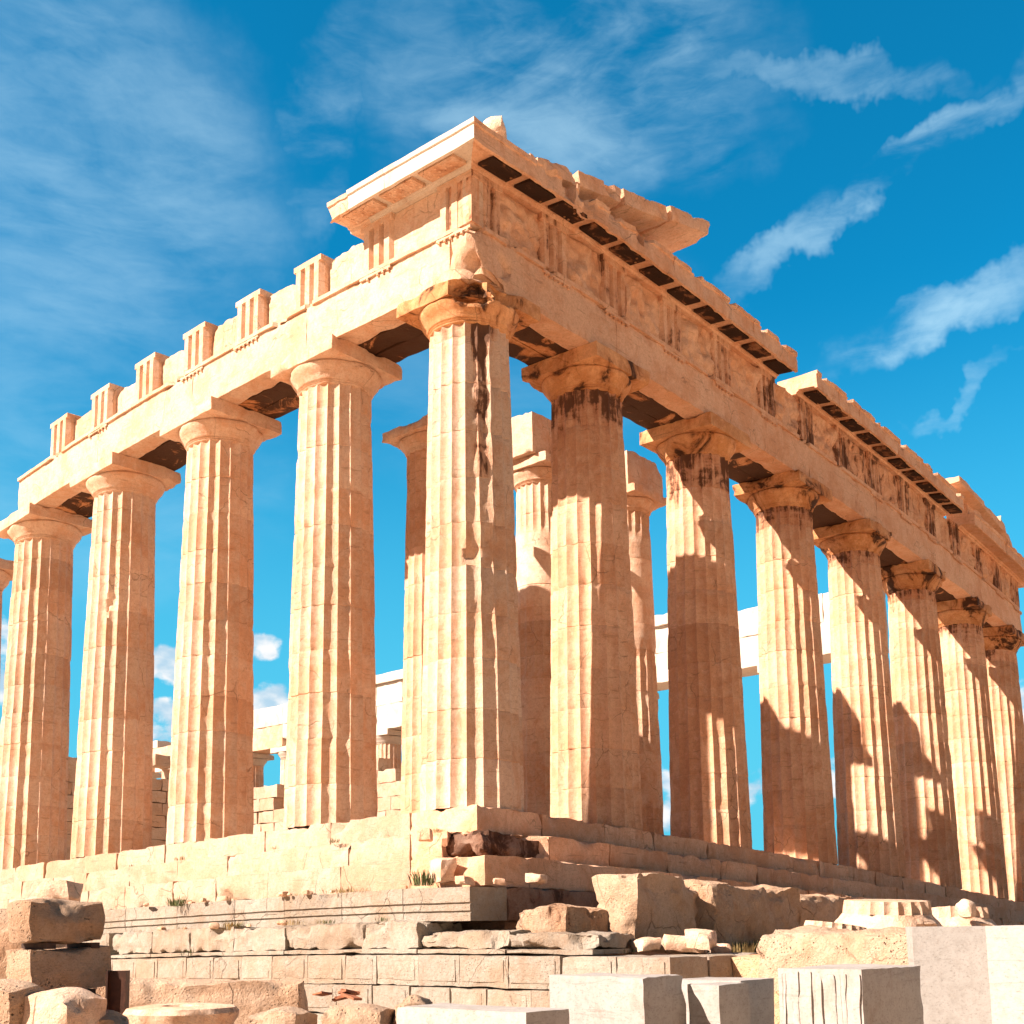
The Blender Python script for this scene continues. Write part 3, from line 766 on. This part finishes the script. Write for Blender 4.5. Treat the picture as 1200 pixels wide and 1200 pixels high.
# ---- far north colonnade, largely restored in white marble
XN = 32.0
for k in range(2, 15):
    y = axf(k)
    column(XN, y, 120+k, False, -1.6, 9.35, .98, 'flank', 3, .6, wear=.6, base_st=.05, capst=.1, capmat='new')
rng = random.Random(140)
def nblock(y0, y1, z0, z1, t, mat='new', x=None, bites=()):
    mb = MB(); rbox(mb, ((x or XN-.1), (y0+y1)/2, (z0+z1)/2), (1.7, y1-y0-.015, z1-z0-.006), .3, rough=.02, chip=.05, tn=t, seed=y0, bites=bites)
    return part('architrave_block' if z0 < 9.5 else 'frieze_block', mb, mat, None, False)
ed = [axf(k) for k in range(1, 15)]
for i, (a, b) in enumerate(zip(ed, ed[1:])):
    t = tint(rng, .03, .15, .03)
    zb = 9.36
    nblock(a, b, zb, zb+1.45, t, 'new' if i < 9 else 'flank', bites=((XN-1, b-.3, zb, .5),) if i > 7 else ())
    if i < 8:
        m_ = (a+b)/2
        nblock(a, m_, zb+1.45, zb+2.75, tint(rng, .03, .15, .03)); nblock(m_, b, zb+1.45, zb+2.75, tint(rng, .03, .15, .03))
        if i not in (0, 1): nblock(a, b, zb+2.75, zb+3.3, tint(rng, .03, .15, .03), x=XN-.3)
    elif i in (8, 9): nblock(a, b, zb+1.45, zb+2.75, t)
    elif i == 10: nblock(a, b-1, zb+1.45, zb+2.5, t)
    elif i == 12: nblock(a+1, b, zb+1.45, zb+2.0, t)
# ---- ruined inner walls
rng = random.Random(150)
def ruin_wall(x0, x1, y, zf, th=1.1, mat='front', bh=.72, seed=0, axis='x'):
    mb = MB(); z = -1.2; row = 0
    while z < 12:
        x = x0-(row % 2)*.6; any_ = False
        while x < x1:
            L = rng.uniform(1.1, 1.5)
            if z+bh < zf(x+L/2)+rng.uniform(-.3, .3) and x+L > x0:
                c = (x+L/2, y+rng.uniform(-.03, .03), z+bh/2); s = (L-.008, th, bh-.006)
                if axis == 'y': c = (c[1], c[0], c[2]); s = (s[1], s[0], s[2])
                rbox(mb, c, s, .3, rough=.03, chip=.07, tn=tint(rng, .08, .25, .25), seed=x+z, lump=.03); any_ = True
            x += L
        z += bh; row += 1
        if not any_: break
    return part('inner_wall', mb, mat, None, False)
ruin_wall(9, 27, 46, mat='step', zf= lambda x: 7.0+.6*sst(18, 26, x)+.8*sin(x*1.9)+.5*sin(x*4.3), seed=1)
ruin_wall(3, 12, 56, lambda x: 9.3 if x < 9 else 8.4+.8*sin(x*2), seed=2, mat='step')
ruin_wall(24, 52, 26.6, lambda y: 5.9+.9*sin(y*1.3)+.5*sin(y*3.1), axis='y', seed=3, mat='step')

# ------------------------------------------------------------------ stones lying about
def rock(name, c, s, mat, label, cat, rz=0., rot=None, group=None, step=.06, tn=(.5, .5, .2), seed=0., **kw):
    base = (c[0], c[1], c[2]-s[2]/2)
    mb = MB(); kw.setdefault('rough', .02); kw.setdefault('chip', .05)
    rbox(mb, c, s, step, rot if rot is not None else rotm(0, 0, rz), tn=tn, seed=seed, **kw)
    return link(name, mb, mat, loc=base, label=label, cat=cat, group=group)
GB = 'broken ancient blocks below the east front'
# great broken blocks in front of the east steps, standing on the podium edge
rock('broken_block', (.40, -3.35, -2.03), (1.95, .85, 1.24), 'rough', 'large upright broken block with sunlit left side, standing on the podium edge before the steps', 'stone block', rnd=.12, lump=.15, chip=.12, seed=4, tn=(.5, .6, .25), group=GB, bites=((-.7, -3.9, -2.6, .35),))
rock('broken_block', (2.95, -3.35, -2.1), (3.4, 1.3, 1.15), 'rough', 'long cracked shaded block with dry grass along its foot, right of the upright block', 'stone block', rnd=.15, lump=.12, chip=.09, seed=9, tn=(.48, .75, .3), group=GB)
rock('broken_block', (6.1, -3.2, -2.2), (2.7, 1.3, 1.1), 'rough', 'low slanting shaded block behind the fallen capitals', 'stone block', rnd=.25, lump=.14, chip=.09, seed=14, tn=(.5, .6, .25), group=GB)
rock('broken_block', (-.95, -2.75, -2.3), (1.5, 1.0, .68), 'rough', 'jagged low rock shelf under the dark corner overhang', 'stone block', rnd=.2, lump=.12, chip=.12, seed=17, tn=(.47, .7, .4), group=GB)
rb = [((-1.95, -3.25, -2.47), (.42, .4, .26), 'pale broken lump lying left of the upright block on the podium'), ((-1.25, -4.35, -2.5), (.42, .36, .22), 'pale wedge of stone at the foot of the jagged shelf'),
      ((-.55, -4.6, -2.5), (.62, .45, .26), 'broken chunk lying against the foot of the upright block'), ((-.62, -4.95, -2.46), (.50, .42, .32), 'angular pale rock right of the chunk at the upright block foot'),
      ((-1.75, -2.2, -2.52), (.2, .25, .16), 'small stone under the overhanging corner of the podium'), ((-.05, -4.9, -2.55), (.3, .25, .15), 'tiny flat stone in front of the cracked block grass')]
for i, (c, s, lb) in enumerate(rb):
    rock('rubble_stone', c, s, 'flank', lb, 'stone', rz=i*1.1, rnd=.4, lump=.09, chip=.05, seed=i*5.3+40, step=.05, group='small rubble on the podium', tn=(.53, .3, .05))
# little stones on the broken steps
for i, (c, s, lb) in enumerate([((-1.6, -1.1, -1.47), (.3, .26, .17), 'small white stone on the podium ledge below the temple corner'), ((-1.45, -1.8, -1.5), (.18, .2, .12), 'smaller white stone at the outermost corner of the ledge'),
                                ((-.5, -1.75, -1.47), (.36, .25, .16), 'flat white stone on the shaded ledge right of the corner'), ((-1.55, -.55, -1.3), (.34, .5, .42), 'triangular broken chunk leaning on the steps beside a weed'),
                                ((-1.15, .15, -.62), (.24, .3, .22), 'reddish chunk lodged on the second step')]):
    rock('rubble_stone', c, s, 'flank', lb, 'stone', rz=i*.9, rnd=.4, lump=.08, seed=i*3.3+60, step=.05, group='small rubble on the steps', tn=(.54, .35, .05))
# fallen column capitals
def fallen_capital(name, x, y, z0, k, label, seed, tilt=(0, 0)):
    root = empty(name, (x, y, z0), label, 'column capital', 'fallen capitals on the terrace')
    def fix(mb):
        R = rotm(tilt[0], tilt[1], 0)
        mb.v = [tuple(R @ Vector((a[0], a[1], a[2]))) for a in mb.v]
    mb = MB(); rbox(mb, (0, 0, .18*k), (2.0*k, 2.0*k, .36*k), .08, None, .03, .14, (.53, .35, .08), seed=seed, rnd=.3, lump=.10, bites=((-1.*k, -1.*k, .1, .5*k), (1*k, -1*k, .3, .4*k)))
    fix(mb); o = link('abacus', mb, 'flank'); o.parent = root
    mb = MB(); lathe(mb, 0, 0, [(1.0*k, .34*k), (1.0*k, .42*k), (.95*k, .52*k), (.84*k, .66*k), (.76*k, .76*k), (.74*k, .80*k)], 64, (.53, .35, .08), seed, .03, .10, ((-.4*k, -1.05*k, .45*k, .4*k),))
    fix(mb); o = link('echinus', mb, 'flank'); o.parent = root
    mb = MB(); fluted(mb, 0, 0, .80*k, 1.02*k, .745*k, .72*k, seed, seg=6, dz=.06, joints=[], wear=1.6, base_st=.1)
    fix(mb); o = link('neck', mb, 'flank', smooth=28); o.parent = root
zt1 = -2.72
fallen_capital('fallen_capital', .25, -7.35, zt1, .80, 'largest fallen Doric capital lying upside down behind the rough block, under the front columns', 5, (.05, -.04))
fallen_capital('fallen_capital', -1.75, -7.45, zt1-.03, .52, 'small fallen capital lying at the left in front of the larger one', 8, (.1, .1))
fallen_capital('fallen_capital', 1.75, -7.75, zt1-.05, .72, 'fallen capital half hidden at the right behind the largest one', 11, (-.06, .1))
rock('rubble_stone', (1.15, -8.15, -2.02), (.26, .26, .26), 'flank', 'small round stone resting on the right hand fallen capital', 'stone', rnd=.7, lump=.05, seed=71, step=.04, tn=(.54, .35, .05))
# foreground right
GF = 'cut marble blocks in the foreground'
rock('rough_block', (-3.6, -8.75, -2.64), (1.3, 2.1, .74), 'rough', 'long rough beige rock slab lying behind the new marble blocks', 'stone block', rz=radians(-6), rnd=.22, lump=.10, chip=.09, seed=21, tn=(.53, .4, .05), rough=.03, step=.045)
rock('timber_baulk', (-4.35, -9.45, -3.06), (.5, .28, .12), 'wood', 'short brown timber baulk under the right end of the long rough slab', 'timber', rough=.004, chip=.01)
rock('rock_ledge', (-3.6, -8.7, -3.4), (1.7, 2.4, .62), 'ground', 'dark low ledge carrying the long rough slab', 'rock ledge', rnd=.1, lump=.05, seed=3)
rock('marble_block', (-7.62, -8.28, -3.2), (.62, .93, 1.16), 'slab', 'cream marble block with a ragged broken right corner, beside the low slab', 'marble block', group=GF, rough=.006, chip=.04, seed=31, tn=(.52, .35, .0), bites=((-7.95, -8.8, -2.6, .1), (-7.97, -8.8, -2.8, .08), (-7.97, -8.82, -3.0, .09)))
rock('marble_block', (-6.28, -8.5, -3.25), (.60, .69, 1.1), 'slab', 'smaller white marble block with grey veins between the cream block and the ribbed block', 'marble block', group=GF, rough=.003, chip=.012, seed=33, tn=(.53, .2, .0))
rock('marble_block', (-7.05, -8.9, -3.26), (.5, .3, 1.12), 'slab', 'grey shaded marble block tucked behind the cream block', 'marble block', group=GF, rough=.003, chip=.012, seed=35, tn=(.50, .3, .0))
# ribbed block: tool marks run down its sunlit side
root = empty('ribbed_marble_block', (-6.25, -9.69, -3.75), 'white marble block with upright chiselled ribs on its sunlit side', 'marble block', GF)
mb = MB(); rbox(mb, (.03, 0, .585), (1.25, .71, 1.17), .05, None, .005, .02, (.53, .25, 0.), seed=37)
o = link('body', mb, 'slab'); o.parent = root
mb = MB()
for i in range(7):
    yy = -.31+i*.103; rbox(mb, (-.594, yy, .58), (.036, .07 if i % 3 else .05, 1.12), .04, None, .012, .02, (.55, .25, 0.), seed=i*2.)
o = link('ribs', mb, 'slab'); o.parent = root
rock('marble_block', (-8.95, -7.95, -3.3), (.5, 1.30, .96), 'slab', 'low flat-topped white marble slab at the bottom edge, left of the cream block', 'marble block', group=GF, rough=.003, chip=.012, seed=39, tn=(.54, .25, .0))
rock('marble_block', (-4.35, -10.05, -3.0), (1.1, .5, 1.48), 'slab', 'tall pale grey marble slab standing at right behind the whitest block', 'marble block', rz=radians(-62), group=GF, rough=.003, chip=.015, seed=41, tn=(.50, .3, .0))
rock('marble_block', (-4.7, -11.1, -3.0), (1.6, 1.25, 1.49), 'slab', 'tallest and whitest marble block at the right edge', 'marble block', rz=radians(8), group=GF, rough=.003, chip=.012, seed=43, tn=(.58, .15, .0))
# foreground left: a stack of three boulders on spacers
GS = 'stacked weathered blocks at the left'
R1 = radians(34)
rock('weathered_block', (-10.50, -4.52, -2.135), (.80, .46, .385), 'rough', 'rounded top block of the left stack with worn brown face', 'stone block', rz=0, rnd=.42, lump=.04, chip=.07, seed=51, group=GS, step=.035, tn=(.44, .85, .35))
rock('weathered_block', (-10.47, -4.52, -2.53), (.76, .46, .35), 'rough', 'squared middle block of the left stack between timber spacers', 'stone block', rz=0, rnd=.10, lump=.02, chip=.05, seed=53, group=GS, step=.035, tn=(.5, .6, .25))
rock('weathered_block', (-10.45, -4.50, -3.24), (.78, .5, .99), 'rough', 'lowest block of the left stack with a chipped upper corner', 'stone block', rz=0, rnd=.10, lump=.04, chip=.09, seed=55, group=GS, step=.045, tn=(.49, .65, .2), bites=((-10.08, -4.75, -2.75, .14),))
for i, (a, z, lb) in enumerate([(-.18, -2.34, 'left timber spacer under the rounded top block'), (.22, -2.34, 'right timber spacer under the rounded top block'), (-.2, -2.73, 'left timber spacer under the squared middle block'), (.2, -2.73, 'right timber spacer under the squared middle block')]):
    rock('timber_spacer', (-10.48+a, -4.53, z), (.08, .42, .05), 'wood', lb, 'timber', rough=.002, chip=.004, group='timber spacers in the left stack', step=.05)
# steel post
mb = MB(); px, py = -10.2, -5.01
R = rotm(0, 0, radians(40))
for dx, dy, sx_, sy_ in [(0, -.075, .11, .016), (0, .075, .11, .016), (0, 0, .014, .14)]:
    c = R @ Vector((dx, dy, 0)); rbox(mb, (px+c.x, py+c.y, -3.16), (sx_, sy_, 1.22), .05, R, .001, .002)
link('steel_post', mb, 'rust', loc=(px, py, -3.77), label='dark rusty steel post standing right of the stacked blocks', cat='post')
# behind and beside the stack
rock('weathered_block', (-8.15, -3.05, -3.23), (2.5, .8, .98), 'rough', 'long grey-brown block behind the flat disc stone', 'stone block', rz=radians(-44), rnd=.15, lump=.06, chip=.08, seed=61, tn=(.56, .4, .05))
rock('weathered_block', (-9.4, -1.6, -2.9), (.9, 1.2, 1.9), 'rough', 'shaded orange block at the left edge behind the stack', 'stone block', rz=radians(34), rnd=.2, lump=.1, chip=.1, seed=63, tn=(.5, .7, .2))
rock('rubble_stone', (-8.6, -1.1, -1.78), (.35, .5, .25), 'flank', 'white stones on top of the ledge above the stack', 'stone', rz=.5, rnd=.4, lump=.1, seed=66, tn=(.55, .2, 0.), step=.05)
# flat disc of a column drum with a slot
root = empty('drum_disc', (-9.96, -5.6, -3.76), 'flat round drum fragment with dark slot in its top, in front of the long block', 'column drum')
mb = MB(); lathe(mb, 0, 0, [(.36, 0), (.40, .5), (.42, .78), (.45, .84), (.46, .88), (.43, .92), (.30, .935), (.16, .93), (.13, .90), (.02, .895)], 56, (.56, .3, .05), 4, .03, .05)
o = link('drum', mb, 'flank'); o.parent = root
for i, (c, s, m_, lb, rz) in enumerate([((-9.55, -6.35, -3.3), (.45, .5, .98), 'rough', 'rounded pale boulder right of the flat disc at the bottom edge', .4),
                                        ((-9.1, -6.75, -3.3), (.55, .55, .98), 'rough', 'square-edged beige block at the bottom edge below the tile shards', .5),
                                        ((-8.75, -7.05, -3.28), (.5, .42, 1.0), 'rough', 'beige block with flat top next to the low white slab', .7),
                                        ((-11.05, -5.65, -3.2), (.5, .5, 1.05), 'flank', 'pale angular boulder at the bottom left corner', .3),
                                        ((-10.75, -5.75, -3.3), (.38, .38, .95), 'rough', 'rounded boulder at the foot of the left stack', 1.),
                                        ((-11.35, -5.3, -3.15), (.4, .5, 1.15), 'rough', 'leftmost boulder at the picture edge below the stack', .2)]):
    rock('boulder', c, s, m_, lb, 'boulder', rz=rz, rnd=.35, lump=.07, chip=.07, seed=i*4.1+80, group='boulders along the bottom edge', step=.045, tn=(.52, .5, .08))
for i in range(6):
    rr = random.Random(i+5); rock('tile_shard', (-8.95+rr.uniform(-.18, .18), -6.05+rr.uniform(-.2, .2)-.4, -2.80+i*.012), (.16, .10, .02), 'tile', 'terracotta tile shard in the small heap on the beige block', 'tile shard', rot=rotm(rr.uniform(-.3, .3), rr.uniform(-.3, .3), rr.uniform(0, 3)), rough=.002, chip=.006, group='heap of terracotta shards', step=.04)

# ------------------------------------------------------------------ weeds
def weed(p, h, n, label, seed, mat='leaf', cat='weed', spread=.16):
    mb = MB(); rg = random.Random(seed)
    for _ in range(n):
        a = rg.uniform(0, 2*pi); r = spread*sqrt(rg.random()); lean = rg.uniform(.1, .7); L = h*rg.uniform(.5, 1); wd = h*.045
        b = Vector((r*cos(a), r*sin(a)*1.4, 0)); t = b+Vector((cos(a)*lean*L, sin(a)*lean*L, L)); mdl = (b+t)/2+Vector((0, 0, L*.12)); sd_ = Vector((-sin(a), cos(a), 0))*wd
        mb.add([tuple(b-sd_*.6), tuple(b+sd_*.6), tuple(mdl+sd_), tuple(mdl-sd_), tuple(t)], [(0, 1, 2, 3), (3, 2, 4)])
    o = link('weed', mb, mat, smooth=None, label=label, cat=cat, group='weeds growing in the stonework'); o.location = p
    return o
def wz(x, y, z): return warp((x, y, z))
weed(wz(-2.05, 6.2, -1.62), .22, 60, 'green weed in the joint above the grooved podium course, leftmost', 1)
weed(wz(-2.1, 9.5, -2.12), .2, 70, 'straw coloured tuft on the rough podium course near the stack', 2, 'straw')
weed(wz(-2.2, 4.2, -2.15), .2, 70, 'dry tuft between grooved and rough podium courses at centre left', 3, 'straw')
weed(wz(-2.0, 1.3, -1.58), .12, 60, 'low dry grass along the foot of the third step', 4, 'straw', spread=.4)
weed(wz(-1.75, -.35, -1.52), .28, 70, 'grey-green weed beside the triangular chunk near the corner', 5)
weed(wz(-2.25, 5.4, -2.6), .16, 40, 'dark weed in a crack of the rough course', 6)
weed((-1.35, -3.9, -2.62), .12, 90, 'green weeds at the foot of the jagged shelf', 7, spread=.3)
weed((1.6, -4.2, -2.72), .26, 260, 'large brownish grass patch along the foot of the cracked block', 8, 'straw', spread=.6)
weed((2.8, -4.15, -2.75), .3, 200, 'grass patch near the right end of the cracked block', 9, 'leaf', spread=.5)

rng = random.Random(900)
for i in range(22):
    y = rng.uniform(-1, 11); lvl = rng.choice([(-1.5, -1.57), (-2.0, -1.575), (-2.2, -2.1), (-2.38, -2.63), (-.75, -.53)])
    if lvl[0] > -1.6: y = max(y, 0)
    weed(wz(lvl[0]+.03, y, lvl[1]), rng.uniform(.06, .13), 34, 'small tuft growing from the joints and ledges of the stepped base', 700+i, rng.choice(['straw', 'straw', 'leaf']), spread=rng.uniform(.08, .2))
rng = random.Random(901)
for i in range(26):
    y = rng.uniform(-1.2, 10); lvl = rng.choice([(-2.0, -1.56), (-2.25, -2.09), (-1.55, -1.56)])
    if lvl[0] > -1.6: y = max(y, .3)
    q = rng.uniform(.05, .13); p = wz(lvl[0]-.0, y, lvl[1]+q*.3)
    rock('pebble', p, (q*1.4, q*1.6, q), 'flank', 'small loose stone lying on a ledge of the stepped base', 'stone', rz=rng.uniform(0, 3), rnd=.5, lump=.02, chip=.02, step=.05, seed=i*3.7+200, group='small loose stones on the ledges', rough=.006)
